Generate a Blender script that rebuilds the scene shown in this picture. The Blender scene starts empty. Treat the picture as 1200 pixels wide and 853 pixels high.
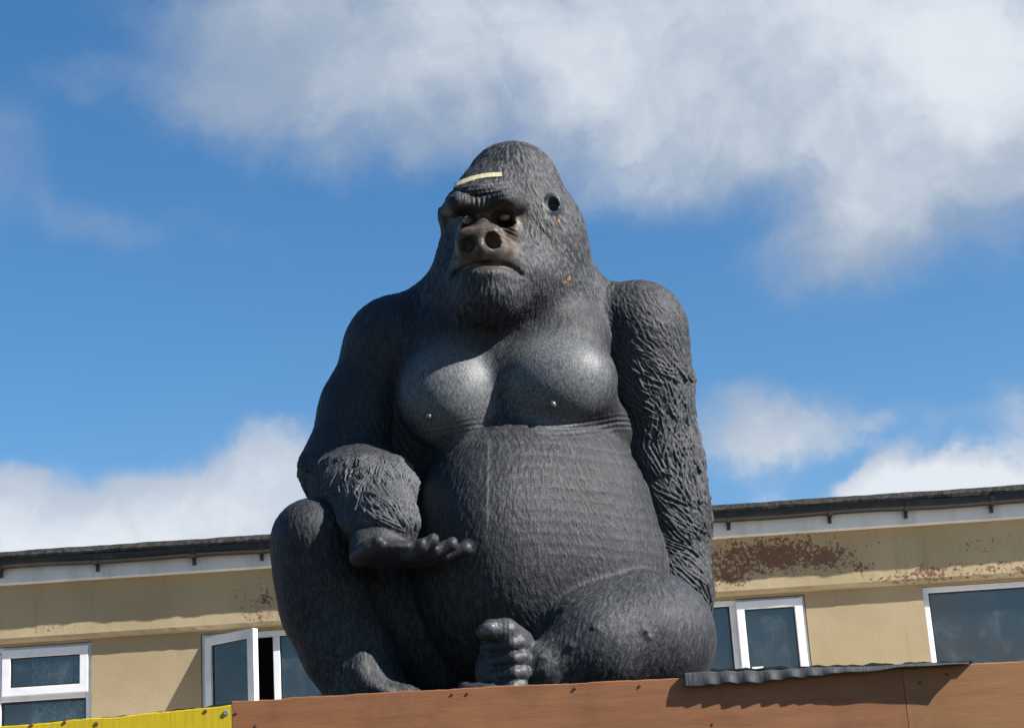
import bpy, bmesh, math, random
import numpy as np
from mathutils import Matrix, Vector

random.seed(4)
RNG = np.random.default_rng(11)
SC = bpy.context.scene
COL = SC.collection
R_ = math.radians

# ------------------------------------------------------------------ camera
FPX = 2200.0                                   # focal length in photo pixels (1200 wide)
PITCH, ROLL = R_(17.0), R_(3.75)
CAM = np.array([0.0, 0.0, 1.6])
FW = np.array([0, math.cos(PITCH), math.sin(PITCH)])
U0 = np.array([0, -math.sin(PITCH), math.cos(PITCH)])
R0 = np.array([1.0, 0, 0])
RT = R0 * math.cos(ROLL) - U0 * math.sin(ROLL)
UP = U0 * math.cos(ROLL) + R0 * math.sin(ROLL)
cam = bpy.data.cameras.new('camera')
cam.sensor_width = 36.0
cam.lens = 36.0 * FPX / 1200.0
cam.clip_end = 5000
camo = bpy.data.objects.new('camera', cam)
COL.objects.link(camo)
m = Matrix.Identity(4)
for i in range(3):
    m[i][0] = RT[i]; m[i][1] = UP[i]; m[i][2] = -FW[i]; m[i][3] = CAM[i]
camo.matrix_world = m
SC.camera = camo

def at(px, py, Y):
    """point of the place seen at photo pixel (px, py), Y metres in front of the camera"""
    d = FW + (px - 600.0) / FPX * RT + (426.5 - py) / FPX * UP
    return CAM + d * (Y / d[1])

# ------------------------------------------------------------------ light and sky
SUN = np.array([0.735, -0.275, 0.62]); SUN /= np.linalg.norm(SUN)
SKY_STR = 0.056
world = bpy.data.worlds.new('World'); SC.world = world; world.use_nodes = True
NT = world.node_tree; NT.nodes.clear()

class G:
    """small helper for node graphs"""
    def __init__(s, nt): s.nt = nt
    def n(s, typ, **kw):
        nd = s.nt.nodes.new(typ)
        for k, v in kw.items():
            setattr(nd, k, v)
        return nd
    def put(s, sock, v):
        if hasattr(v, 'links') or isinstance(v, bpy.types.NodeSocket): s.nt.links.new(v, sock)
        elif v is not None: sock.default_value = v
    def math(s, op, a, b=None, c=None, clamp=False):
        nd = s.n('ShaderNodeMath', operation=op, use_clamp=clamp)
        s.put(nd.inputs[0], a)
        if b is not None: s.put(nd.inputs[1], b)
        if c is not None: s.put(nd.inputs[2], c)
        return nd.outputs[0]
    def vmath(s, op, a, b=None, out=0):
        nd = s.n('ShaderNodeVectorMath', operation=op)
        s.put(nd.inputs[0], a)
        if b is not None:
            s.put(nd.inputs[3] if op == 'SCALE' else nd.inputs[1], b)
        return nd.outputs['Value'] if out == 'v' else nd.outputs[0]
    def mix(s, f, a, b, blend='MIX'):
        nd = s.n('ShaderNodeMix', data_type='RGBA', blend_type=blend)
        s.put(nd.inputs[0], f); s.put(nd.inputs[6], a); s.put(nd.inputs[7], b)
        return nd.outputs[2]
    def noise(s, vec, scale, detail=4, rough=0.55, dist=0.0, color=False):
        nd = s.n('ShaderNodeTexNoise')
        s.put(nd.inputs['Vector'], vec)
        nd.inputs['Scale'].default_value = scale; nd.inputs['Detail'].default_value = detail
        nd.inputs['Roughness'].default_value = rough; nd.inputs['Distortion'].default_value = dist
        return nd.outputs['Color' if color else 0]
    def ramp(s, f, lo, hi, to0=0.0, to1=1.0):
        nd = s.n('ShaderNodeMapRange', interpolation_type='SMOOTHSTEP')
        s.put(nd.inputs[0], f)
        nd.inputs[1].default_value = lo; nd.inputs[2].default_value = hi
        nd.inputs[3].default_value = to0; nd.inputs[4].default_value = to1
        return nd.outputs[0]
    def mapping(s, vec, loc=(0, 0, 0), rot=(0, 0, 0), scale=(1, 1, 1)):
        nd = s.n('ShaderNodeMapping')
        s.put(nd.inputs[0], vec)
        nd.inputs[1].default_value = loc; nd.inputs[2].default_value = rot; nd.inputs[3].default_value = scale
        return nd.outputs[0]

def rgb(r, g, b):
    return (r, g, b, 1.0)

g = G(NT)
tc = g.n('ShaderNodeTexCoord')
DIR = g.vmath('NORMALIZE', tc.outputs['Generated'])
sky = g.n('ShaderNodeTexSky', sky_type='NISHITA')
sky.sun_disc = False
sky.sun_elevation = math.asin(SUN[2])
sky.sun_rotation = math.atan2(SUN[0], SUN[1])
sky.altitude = 0; sky.air_density = 1.0; sky.dust_density = 0.2; sky.ozone_density = 2.0

def skydir(px, py):
    d = FW + (px - 600.0) / FPX * RT + (426.5 - py) / FPX * UP
    return d / np.linalg.norm(d)

def sway(scale, amount, detail):
    nz = g.noise(DIR, scale, detail, 0.6, color=True)
    return g.vmath('SCALE', g.vmath('SUBTRACT', nz, (0.5, 0.5, 0.5)), amount)
WD = g.vmath('ADD', g.vmath('ADD', DIR, sway(8.0, 0.085, 2)), sway(30.0, 0.030, 4))
# cloud banks: (centre as seen in the photo, half width, half height in pixels, density)
CLOUDS = [
    (950, 0, 560, 200, 1.10), (1120, 170, 330, 200, 0.95), (430, 110, 340, 125, 0.80), (260, 70, 200, 90, 0.30), (780, 190, 230, 90, 0.42),
    (990, 290, 130, 80, 0.42), (320, 0, 320, 60, 0.5), (1150, 20, 300, 120, 0.6), (640, 60, 260, 110, 0.35),
    (120, 640, 390, 130, 1.35), (20, 545, 90, 50, 0.40), (330, 545, 110, 75, 0.50),
    (880, 492, 160, 80, 0.85), (1075, 585, 115, 72, 1.7), (1185, 575, 120, 66, 1.7), (900, 590, 160, 45, 0.50),
    (1190, 480, 110, 50, 0.50), (1050, 490, 80, 40, 0.36), (0, 185, 120, 80, 0.42),
    (130, 280, 280, 55, 0.36), (70, 95, 90, 45, 0.34), (600, 760, 900, 110, 0.6),
]
dens = None
for (cx, cy, hw, hh, amp) in CLOUDS:
    c = skydir(cx, cy)
    dv = g.vmath('SUBTRACT', WD, tuple(c))
    dv = g.vmath('MULTIPLY', dv, (FPX / hw, FPX / max(hw, hh), FPX / hh))
    b = g.math('MULTIPLY', g.ramp(g.vmath('LENGTH', dv, out='v'), 0.0, 1.2, 1.0, 0.0), amp)
    dens = b if dens is None else g.math('ADD', dens, b)
n1 = g.noise(WD, 11.0, 8, 0.64)
n2 = g.noise(g.mapping(DIR, scale=(1, 1, 2.2)), 3.0, 5, 0.6)
# away from these banks the same broken cloud carries on round the sky
awayd = g.vmath('LENGTH', g.vmath('SUBTRACT', DIR, tuple(skydir(600, 330))), out='v')
cover = g.math('MULTIPLY', g.ramp(n2, 0.50, 0.74), g.ramp(awayd, 0.28, 0.50, 0.0, 0.8))
dens = g.math('ADD', dens, cover)
dd = g.math('ADD', dens, g.math('MULTIPLY', g.math('SUBTRACT', n1, 0.5), g.ramp(dens, 0.0, 0.6, 0.5, 1.0)))
shade = g.noise(g.vmath('ADD', WD, (0.3, 0.1, 0.02)), 10.0, 5, 0.58)
bright = g.ramp(g.math('ADD', g.math('MULTIPLY', dd, 0.65), g.math('MULTIPLY', g.math('SUBTRACT', shade, 0.5), 1.6)), 0.25, 1.35)
sepz = g.n('ShaderNodeSeparateXYZ'); g.put(sepz.inputs[0], DIR)
low = g.ramp(sepz.outputs[2], 0.17, 0.31, 1.0, 0.0)       # the low cumulus is whiter than the bank overhead
crisp = g.ramp(dd, 0.30, 0.72, 0.0, 0.97)
alpha = g.math('ADD', g.math('MULTIPLY', g.ramp(dd, 0.10, 0.95, 0.0, 0.96), g.math('SUBTRACT', 1.0, low)), g.math('MULTIPLY', crisp, low))
bright = g.math('ADD', bright, g.math('MULTIPLY', low, 0.7), clamp=True)
k = 0.405 / SKY_STR
cl = g.mix(bright, rgb(0.34 * k, 0.425 * k, 0.56 * k), rgb(0.80 * k, 0.84 * k, 0.895 * k))
hsv = g.n('ShaderNodeHueSaturation'); hsv.inputs['Saturation'].default_value = 1.30; hsv.inputs['Value'].default_value = 1.07
g.put(hsv.inputs['Color'], sky.outputs[0])
skyc = g.mix(alpha, hsv.outputs[0], cl)
bg = g.n('ShaderNodeBackground'); bg.inputs[1].default_value = SKY_STR
g.put(bg.inputs[0], skyc)
wo = g.n('ShaderNodeOutputWorld'); g.put(wo.inputs[0], bg.outputs[0])

sun = bpy.data.lights.new('sun', 'SUN')
sun.energy = 5.0; sun.angle = R_(0.53); sun.color = (1.0, 0.965, 0.91)
suno = bpy.data.objects.new('sun', sun); COL.objects.link(suno)
suno.rotation_euler = Vector(SUN).to_track_quat('Z', 'Y').to_euler()
suno.location = (20, -10, 20)
SC.view_settings.view_transform = 'Standard'
SC.view_settings.look = 'None'
SC.view_settings.gamma = 1.0
SC.view_settings.exposure = 1.30
SC.view_settings.use_curve_mapping = False

# ------------------------------------------------------------------ helpers
def material(name, base=(0.5, 0.5, 0.5), rough=0.6, spec=0.5, metal=0.0):
    mt = bpy.data.materials.new(name); mt.use_nodes = True
    b = mt.node_tree.nodes['Principled BSDF']
    b.inputs['Base Color'].default_value = rgb(*base)
    b.inputs['Roughness'].default_value = rough
    b.inputs['Specular IOR Level'].default_value = spec
    b.inputs['Metallic'].default_value = metal
    gg = G(mt.node_tree)
    gg.b = b
    gg.obj = gg.n('ShaderNodeTexCoord').outputs['Object']
    return mt, gg

def bump(gg, h, strength=0.4, dist=0.01):
    bn = gg.n('ShaderNodeBump'); bn.inputs['Strength'].default_value = strength
    bn.inputs['Distance'].default_value = dist
    gg.put(bn.inputs['Height'], h); gg.put(gg.b.inputs['Normal'], bn.outputs[0])

def link(name, me, mat=None, parent=None, loc=None):
    o = bpy.data.objects.new(name, me); COL.objects.link(o)
    if mat is not None and not me.materials: me.materials.append(mat)
    if parent is not None: o.parent = parent
    if loc is not None: o.location = loc
    return o

def tag(o, label=None, cat=None, group=None, kind=None):
    if label: o['label'] = label
    if cat: o['category'] = cat
    if group: o['group'] = group
    if kind: o['kind'] = kind
    return o

def empty(name, loc, label, cat, group=None):
    o = bpy.data.objects.new(name, None); COL.objects.link(o); o.location = loc
    o.empty_display_size = 0.2
    return tag(o, label, cat, group)

def mesh_of(name, bm, smooth=False):
    me = bpy.data.meshes.new(name); bm.normal_update(); bm.to_mesh(me); bm.free()
    if smooth:
        for p in me.polygons: p.use_smooth = True
    return me

def box_bm(lo, hi, bevel=0.0, bm=None, seg=1):
    own = bm is None
    bm = bm or bmesh.new()
    lo = Vector(lo); hi = Vector(hi)
    r = bmesh.ops.create_cube(bm, size=1.0)
    for v in r['verts']:
        v.co = Vector([lo[i] + (v.co[i] + 0.5) * (hi[i] - lo[i]) for i in range(3)])
    if bevel > 0:
        es = list({e for v in r['verts'] for e in v.link_edges})
        bmesh.ops.bevel(bm, geom=es, offset=bevel, segments=seg, affect='EDGES', profile=0.5)
    return bm

def box(name, lo, hi, mat, parent=None, bevel=0.0, off=(0, 0, 0)):
    off = Vector(off)
    return link(name, mesh_of(name, box_bm(Vector(lo) - off, Vector(hi) - off, bevel)), mat, parent)

def hash3(ix, iy, iz, seed):
    h = (ix.astype(np.uint32) * np.uint32(374761393) + iy.astype(np.uint32) * np.uint32(668265263)
         + iz.astype(np.uint32) * np.uint32(2147483647) + np.uint32(seed * 1274126177 & 0xffffffff))
    h = (h ^ (h >> np.uint32(13))) * np.uint32(1274126177)
    h = h ^ (h >> np.uint32(16))
    return (h & np.uint32(0xffff)).astype(np.float32) / 65535.0

def vnoise(P, freq, seed=0):
    """value noise 0..1 at the rows of P"""
    q = P.astype(np.float32) * freq + 1000.0
    i = np.floor(q); fr = q - i; i = i.astype(np.int64)
    fr = fr * fr * (3 - 2 * fr)
    out = 0
    for dx in (0, 1):
        wx = fr[:, 0] if dx else 1 - fr[:, 0]
        for dy in (0, 1):
            wy = wx * (fr[:, 1] if dy else 1 - fr[:, 1])
            for dz in (0, 1):
                w = wy * (fr[:, 2] if dz else 1 - fr[:, 2])
                out = out + w * hash3(i[:, 0] + dx, i[:, 1] + dy, i[:, 2] + dz, seed)
    return out

def fbm(P, freq, seed=0, octs=3):
    return sum(vnoise(P, freq * 2 ** o, seed + o) * 0.5 ** o for o in range(octs)) / sum(0.5 ** o for o in range(octs))

# ------------------------------------------------------------------ materials
M = {}
mt, gg = material('cream_render', rough=0.92, spec=0.2)
o_ = gg.obj
big = gg.noise(o_, 1.3, 5, 0.6)
grime = gg.noise(gg.mapping(o_, scale=(1.0, 1.0, 0.45)), 5.0, 6, 0.65)
c = gg.mix(gg.ramp(big, 0.3, 0.7), rgb(0.272, 0.212, 0.126), rgb(0.325, 0.254, 0.157))
c = gg.mix(gg.ramp(grime, 0.52, 0.80, 0, 0.45), c, rgb(0.30, 0.235, 0.135))
drip = gg.noise(gg.mapping(o_, scale=(1, 1, 0.10)), 8.0, 5, 0.65)
c = gg.mix(gg.ramp(drip, 0.55, 0.78, 0, 0.35), c, rgb(0.17, 0.135, 0.085))
spk = gg.noise(o_, 60, 4, 0.6)
c = gg.mix(gg.ramp(spk, 0.62, 0.78, 0, 0.35), c, rgb(0.22, 0.17, 0.10))
M['render_plain'] = mt
gg.put(gg.b.inputs['Base Color'], c)
bump(gg, gg.noise(o_, 70, 5, 0.65), 0.22, 0.008)

# the band carries rust-red patches where the paint has flaked away
mt, gg = material('cream_render_flaked', rough=0.92, spec=0.2)
o_ = gg.obj
big = gg.noise(o_, 1.3, 5, 0.6)
grime = gg.noise(gg.mapping(o_, scale=(1.0, 1.0, 0.35)), 4.0, 6, 0.65)
c = gg.mix(gg.ramp(big, 0.3, 0.7), rgb(0.30, 0.236, 0.14), rgb(0.355, 0.28, 0.172))
c = gg.mix(gg.ramp(grime, 0.50, 0.80, 0, 0.5), c, rgb(0.27, 0.22, 0.13))
drip = gg.noise(gg.mapping(o_, scale=(1, 1, 0.10)), 8.0, 5, 0.65)
c = gg.mix(gg.ramp(drip, 0.52, 0.78, 0, 0.4), c, rgb(0.17, 0.14, 0.09))
spk = gg.noise(o_, 34, 5, 0.7)
patch = None
for (px, py, hw, hh, a) in [(905, 652, 130, 34, 1.0), (850, 672, 60, 26, 0.75), (955, 655, 50, 20, 1.0), (990, 664, 60, 12, 0.7),
                            (1100, 672, 130, 17, 0.66), (1190, 668, 70, 22, 0.6), (1060, 672, 40, 10, 0.6),
                            (308, 705, 46, 30, 0.62), (305, 722, 52, 16, 0.62), (60, 735, 90, 8, 0.3), (760, 660, 120, 40, 0.9),
                            (1160, 640, 60, 20, 0.42)]:
    p = at(px, py, 16.5); s = 17.2 / FPX
    dv = gg.vmath('MULTIPLY', gg.vmath('SUBTRACT', o_, tuple(p)), (1 / (hw * s), 0, 1 / (hh * s)))
    b = gg.math('MULTIPLY', gg.ramp(gg.vmath('LENGTH', dv, out='v'), 0.0, 1.25, 1, 0), a)
    patch = b if patch is None else gg.math('MAXIMUM', patch, b)
pv = gg.math('ADD', patch, gg.math('MULTIPLY', gg.math('SUBTRACT', spk, 0.5), 2.7))
pv = gg.math('ADD', pv, gg.math('MULTIPLY', gg.math('SUBTRACT', gg.noise(o_, 6, 3), 0.5), 0.9))
flake = gg.ramp(pv, 0.52, 0.74)
c = gg.mix(flake, c, gg.mix(gg.noise(o_, 20, 3), rgb(0.105, 0.055, 0.036), rgb(0.17, 0.095, 0.062)))
gg.put(gg.b.inputs['Base Color'], c)
h = gg.math('SUBTRACT', gg.noise(o_, 45, 5, 0.65), gg.math('MULTIPLY', flake, 0.6))
bump(gg, h, 0.25, 0.010)
M['render_band'] = mt

mt, gg = material('white_plastic', (0.78, 0.78, 0.79), 0.35, 0.5)
gg.put(gg.b.inputs['Base Color'], gg.mix(gg.ramp(gg.noise(gg.obj, 3.0, 5, 0.6), 0.45, 0.8), rgb(0.60, 0.60, 0.615), rgb(0.44, 0.435, 0.43)))
M['white'] = mt
mt, gg = material('fascia_paint', (0.7, 0.7, 0.7), 0.5, 0.4)
gg.put(gg.b.inputs['Base Color'], gg.mix(gg.ramp(gg.noise(gg.mapping(gg.obj, scale=(1, 1, .3)), 4.0, 6, 0.65), 0.4, 0.8), rgb(0.60, 0.60, 0.60), rgb(0.40, 0.40, 0.385)))
M['fascia'] = mt
mt, gg = material('black_gutter', (0.018, 0.018, 0.02), 0.38, 0.5)
gg.put(gg.b.inputs['Base Color'], gg.mix(gg.ramp(gg.noise(gg.obj, 7.0, 5), 0.45, 0.75), rgb(0.006, 0.006, 0.007), rgb(0.022, 0.022, 0.022)))
M['gutter'] = mt
mt, gg = material('roof_felt', rough=0.9, spec=0.2)
nn = gg.noise(gg.obj, 26, 6, 0.7)
gg.put(gg.b.inputs['Base Color'], gg.mix(gg.ramp(nn, 0.35, 0.7), rgb(0.013, 0.013, 0.0135), rgb(0.052, 0.05, 0.047)))
bump(gg, nn, 0.7, 0.02)
M['felt'] = mt
mt, gg = material('pale_bounce_coating', rough=0.8, spec=0.2)  # pale so the added rear roof throws sunlight up at the wall
gg.put(gg.b.inputs['Base Color'], gg.mix(gg.noise(gg.obj, 5, 6, 0.7), rgb(0.56, 0.50, 0.42), rgb(0.74, 0.67, 0.57)))
M['bounce_coat'] = mt
mt, gg = material('dark_room', (0.03, 0.03, 0.032), 0.9, 0.1)
M['room'] = mt
mt, gg = material('net_curtain', rough=0.95, spec=0.1)
vv = gg.n('ShaderNodeTexVoronoi'); vv.inputs['Scale'].default_value = 26
gg.put(vv.inputs['Vector'], gg.mapping(gg.obj, scale=(1, 0.2, 1)))
lace = gg.math('ADD', gg.math('MULTIPLY', vv.outputs[0], 0.8), gg.math('MULTIPLY', gg.noise(gg.obj, 60, 3), 0.5))
gg.put(gg.b.inputs['Base Color'], gg.mix(gg.ramp(lace, 0.3, 0.8), rgb(0.72, 0.72, 0.70), rgb(0.30, 0.31, 0.32)))
M['net'] = mt
mt, gg = material('grey_blind', (0.11, 0.135, 0.155), 0.9, 0.1)
gg.put(gg.b.inputs['Base Color'], gg.mix(gg.noise(gg.obj, 1.5, 3), rgb(0.05, 0.06, 0.072), rgb(0.105, 0.115, 0.13)))
M['blind'] = mt
mt, gg = material('green_blind', (0.13, 0.17, 0.17), 0.9, 0.1)
gg.put(gg.b.inputs['Base Color'], gg.mix(gg.noise(gg.mapping(gg.obj, scale=(1, 1, .2)), 6, 4), rgb(0.10, 0.135, 0.14), rgb(0.20, 0.245, 0.245)))
M['green'] = mt

mt = bpy.data.materials.new('window_glass'); mt.use_nodes = True
nt = mt.node_tree; nt.nodes.clear(); gg = G(nt)
ob = gg.n('ShaderNodeTexCoord').outputs['Object']
gl = gg.n('ShaderNodeBsdfGlossy'); gl.inputs['Roughness'].default_value = 0.03
tr = gg.n('ShaderNodeBsdfTransparent'); tr.inputs[0].default_value = rgb(0.80, 0.86, 0.88)
fr = gg.n('ShaderNodeFresnel'); fr.inputs['IOR'].default_value = 1.62
df = gg.n('ShaderNodeBsdfDiffuse'); df.inputs[0].default_value = rgb(0.35, 0.36, 0.36)
ms = gg.n('ShaderNodeMixShader'); gg.put(ms.inputs[0], gg.math('MULTIPLY', fr.outputs[0], 1.25, clamp=True))
bn = gg.n('ShaderNodeBump'); bn.inputs['Strength'].default_value = 0.05; gg.put(bn.inputs['Height'], gg.noise(ob, 2.5, 2))
gg.put(gl.inputs['Normal'], bn.outputs[0])
gg.put(ms.inputs[1], tr.outputs[0]); gg.put(ms.inputs[2], gl.outputs[0])
m2 = gg.n('ShaderNodeMixShader'); gg.put(m2.inputs[0], gg.ramp(gg.noise(ob, 5, 6, 0.7), 0.45, 0.85, 0.02, 0.16))
gg.put(m2.inputs[1], ms.outputs[0]); gg.put(m2.inputs[2], df.outputs[0])
mo = gg.n('ShaderNodeOutputMaterial'); gg.put(mo.inputs[0], m2.outputs[0])
M['glass'] = mt

def plywood(name, c0, c1, c2):
    mt, gg = material(name, rough=0.62, spec=0.35)
    o_ = gg.obj
    gr = gg.noise(gg.mapping(o_, scale=(0.55, 1, 7.0)), 2.6, 6, 0.62, 0.9)
    fine = gg.noise(gg.mapping(o_, scale=(1.2, 1, 40.0)), 4.0, 4, 0.6)
    c = gg.mix(gg.ramp(gr, 0.3, 0.7), rgb(*c0), rgb(*c1))
    c = gg.mix(gg.ramp(fine, 0.4, 0.75, 0, 0.5), c, rgb(*c2))
    st = gg.noise(o_, 1.1, 5, 0.65)
    c = gg.mix(gg.ramp(st, 0.47, 0.75, 0, 0.75), c, rgb(c0[0] * .55, c0[1] * .6, c0[2] * .7))
    gg.put(gg.b.inputs['Base Color'], c)
    bump(gg, fine, 0.18, 0.006)
    return mt
M['ply_red'] = plywood('red_brown_plywood', (0.165, 0.060, 0.022), (0.21, 0.086, 0.032), (0.235, 0.11, 0.05))
M['ply_orange'] = plywood('orange_plywood', (0.18, 0.077, 0.024), (0.22, 0.10, 0.035), (0.25, 0.125, 0.05))
mt, gg = material('yellow_paint', rough=0.6, spec=0.3)
o_ = gg.obj
fine = gg.noise(gg.mapping(o_, scale=(14, 1, 1.0)), 3.0, 5, 0.6)
c = gg.mix(gg.ramp(fine, 0.3, 0.7), rgb(0.36, 0.255, 0.004), rgb(0.44, 0.325, 0.008))
c = gg.mix(gg.ramp(gg.noise(o_, 9, 6, 0.7), 0.60, 0.78, 0, 0.55), c, rgb(0.22, 0.13, 0.02))
gg.put(gg.b.inputs['Base Color'], c); bump(gg, fine, 0.2, 0.006)
M['yellow'] = mt
mt, gg = material('rusty_fixing', rough=0.7, spec=0.3)
gg.put(gg.b.inputs['Base Color'], gg.mix(gg.noise(gg.obj, 90, 3), rgb(0.05, 0.02, 0.012), rgb(0.16, 0.06, 0.03)))
M['rust'] = mt
mt, gg = material('grey_bolt', (0.14, 0.15, 0.16), 0.5, 0.5)
M['bolt'] = mt
mt, gg = material('grey_corrugated', rough=0.6, spec=0.4)
o_ = gg.obj
nn = gg.noise(gg.mapping(o_, scale=(6, 2, 1)), 9, 6, 0.65)
c = gg.mix(gg.ramp(nn, 0.3, 0.7), rgb(0.013, 0.015, 0.017), rgb(0.042, 0.047, 0.049))
gg.put(gg.b.inputs['Base Color'], c); bump(gg, nn, 0.35, 0.006)
M['corr'] = mt
mt, gg = material('black_felt_strip', (0.012, 0.012, 0.013), 0.8, 0.2)
gg.put(gg.b.inputs['Base Color'], gg.mix(gg.noise(gg.obj, 30, 4), rgb(0.008, 0.008, 0.009), rgb(0.022, 0.022, 0.023)))
M['strip'] = mt
mt, gg = material('asphalt', rough=0.9, spec=0.2)
gg.put(gg.b.inputs['Base Color'], gg.mix(gg.noise(gg.obj, 3, 8, 0.7), rgb(0.035, 0.035, 0.036), rgb(0.075, 0.073, 0.07)))
M['asphalt'] = mt
mt, gg = material('paving', rough=0.9, spec=0.2)
gg.put(gg.b.inputs['Base Color'], gg.mix(gg.noise(gg.obj, 2, 8, 0.7), rgb(0.09, 0.085, 0.078), rgb(0.14, 0.13, 0.118)))
M['paving'] = mt

# ------------------------------------------------------------------ setting: ground, pavement
bm = bmesh.new()
bmesh.ops.create_grid(bm, x_segments=2, y_segments=2, size=1500)
o = link('ground', mesh_of('ground', bm), M['asphalt']); tag(o, kind='structure')
o = box('pavement', (-20, 8.6, 0.004), (20, 11.82, 0.12), M['paving'], bevel=0.01); tag(o, kind='structure')

# ------------------------------------------------------------------ building behind
YW = 16.58            # lower wall face; the band above the windows stands proud of it
YBND = 16.50
BX0, BX1 = -9.0, 9.0
bld = empty('building', (0, 16.6, 0), 'cream rendered flat-roofed building with white windows and flaking paint behind the statue', 'building')
BO = (0, 16.6, 0)

wins = []   # openings (x0, x1, z0, z1)
def opening(x0, x1, z0=3.02, z1=4.36):
    wins.append((x0, x1, z0, z1)); return wins[-1]
Wa = opening(-5.15, -3.885)
Wb = opening(-2.915, -1.05)
Wc = opening(0.62, 2.455)
Wd = opening(3.50, 5.20)
We = opening(-7.6, -6.2); Wf = opening(6.2, 7.8)

# front wall with real openings and reveals
def wall_mesh():
    xs = sorted({BX0, BX1} | {w[0] for w in wins} | {w[1] for w in wins})
    zs = [0.0, 3.02, 4.36, 4.42]
    bm = bmesh.new()
    def hole(xa, xb, za, zb):
        xm, zm = (xa + xb) / 2, (za + zb) / 2
        return any(w[0] < xm < w[1] and w[2] < zm < w[3] for w in wins)
    V = {}
    def v(x, y, z):
        kk = (round(x, 4), round(y, 4), round(z, 4))
        if kk not in V: V[kk] = bm.verts.new((x, y - BO[1], z))
        return V[kk]
    y0, y1 = YW, YW + 0.14
    for i in range(len(xs) - 1):
        for j in range(len(zs) - 1):
            if not hole(xs[i], xs[i + 1], zs[j], zs[j + 1]):
                bm.faces.new([v(xs[i], y0, zs[j]), v(xs[i + 1], y0, zs[j]), v(xs[i + 1], y0, zs[j + 1]), v(xs[i], y0, zs[j + 1])])
    for (a, b, z0, z1) in wins:
        for q in ([(a, z0), (a, z1)], [(b, z1), (b, z0)], [(a, z1), (b, z1)], [(b, z0), (a, z0)]):
            (xa, za), (xb, zb) = q
            bm.faces.new([v(xa, y0, za), v(xa, y1, za), v(xb, y1, zb), v(xb, y0, zb)])
    # sides and back
    for (xa, ya, xb, yb) in [(BX0, 25, BX0, y0), (BX1, y0, BX1, 25), (BX1, 25, BX0, 25)]:
        bm.faces.new([v(xa, ya, 0), v(xb, yb, 0), v(xb, yb, 4.42), v(xa, ya, 4.42)])
    bmesh.ops.recalc_face_normals(bm, faces=bm.faces)
    return mesh_of('wall', bm)
link('wall', wall_mesh(), M['render_plain'], bld)

def strip_mesh(name, x0, x1, n, prof, seed, amp, clampy=None):
    """a long moulding: profile (y, z) swept along x with hand-made unevenness"""
    xs = np.linspace(x0, x1, n)
    bm = bmesh.new(); rows = []
    P = np.stack([xs, np.zeros(n), np.zeros(n)], 1)
    nz = [(fbm(P + i * 7.3, 3.0, seed + i) - 0.5) * 2 + (vnoise(P + i * 3.1, 13.0, seed + 9 + i) - 0.5) * 0.8 for i in range(len(prof))]
    for q in range(n):
        rows.append([bm.verts.new((xs[q], y - BO[1] + amp * nz[i][q] * ay, z + amp * nz[i][q] * az)) for i, (y, z, ay, az) in enumerate(prof)])
    kk = len(prof)
    for q in range(n - 1):
        for i in range(kk):
            j = (i + 1) % kk
            bm.faces.new([rows[q][i], rows[q][j], rows[q + 1][j], rows[q + 1][i]])
    bm.faces.new(rows[0][::-1]); bm.faces.new(rows[-1])
    bmesh.ops.recalc_face_normals(bm, faces=bm.faces)
    return mesh_of(name, bm)

# proud band with a rounded, uneven bottom arris
o = link('wall_band', strip_mesh('wall_band', BX0 - 0.02, BX1 + 0.02, 500, [
    (YBND, 4.96, 0, 0), (YBND, 4.70, .3, 0), (YBND, 4.42, .4, .2), (YBND + 0.012, 4.392, .4, .6), (YBND + 0.035, 4.381, 0, .5),
    (YW + 0.06, 4.385, 0, 0.1), (YW + 0.06, 4.96, 0, 0)], 3, 0.010), M['render_band'], bld)
o['label'] = 'cream band with rust-red flaked patches'
# rendered lip along the band foot
YF = 16.385
box('fascia', (BX0 - .05, YF, 4.888), (BX1 + .05, YF + 0.02, 5.10), M['fascia'], bld, 0.003, BO)
box('soffit', (BX0 - .05, YF + 0.0215, 4.893), (BX1 + .05, YW + 0.05, 4.905), M['fascia'], bld, 0.0, BO)
# gutter: half round channel
def gutter_mesh():
    bm = bmesh.new(); r = 0.058; yc, zc = YF - 0.0615, 5.065
    pts = [(yc + r * math.cos(a), zc + r * math.sin(a) * 1.15) for a in np.linspace(0, -math.pi, 11)]
    pts = [(yc + r, zc + 0.022)] + pts + [(yc - r, zc + 0.022)]
    inn = [(yc + (y - yc) * 0.93, zc + (z - zc) * 0.93 + 0.002) for y, z in pts][::-1]
    ring = pts + inn
    n = 60; rows = []
    for q in range(n + 1):
        x = BX0 - 0.1 + (BX1 - BX0 + 0.2) * q / n
        sag = 0.006 * math.sin(q * 1.3) + 0.004 * math.sin(q * 0.53)
        rows.append([bm.verts.new((x, y - BO[1], z + sag)) for y, z in ring])
    for q in range(n):
        for i in range(len(ring)):
            j = (i + 1) % len(ring)
            bm.faces.new([rows[q][i], rows[q][j], rows[q + 1][j], rows[q + 1][i]])
    bm.faces.new(rows[0]); bm.faces.new(rows[-1][::-1])
    bmesh.ops.recalc_face_normals(bm, faces=bm.faces)
    return mesh_of('gutter', bm)
gut = link('gutter', gutter_mesh(), M['gutter'], bld)
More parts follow.
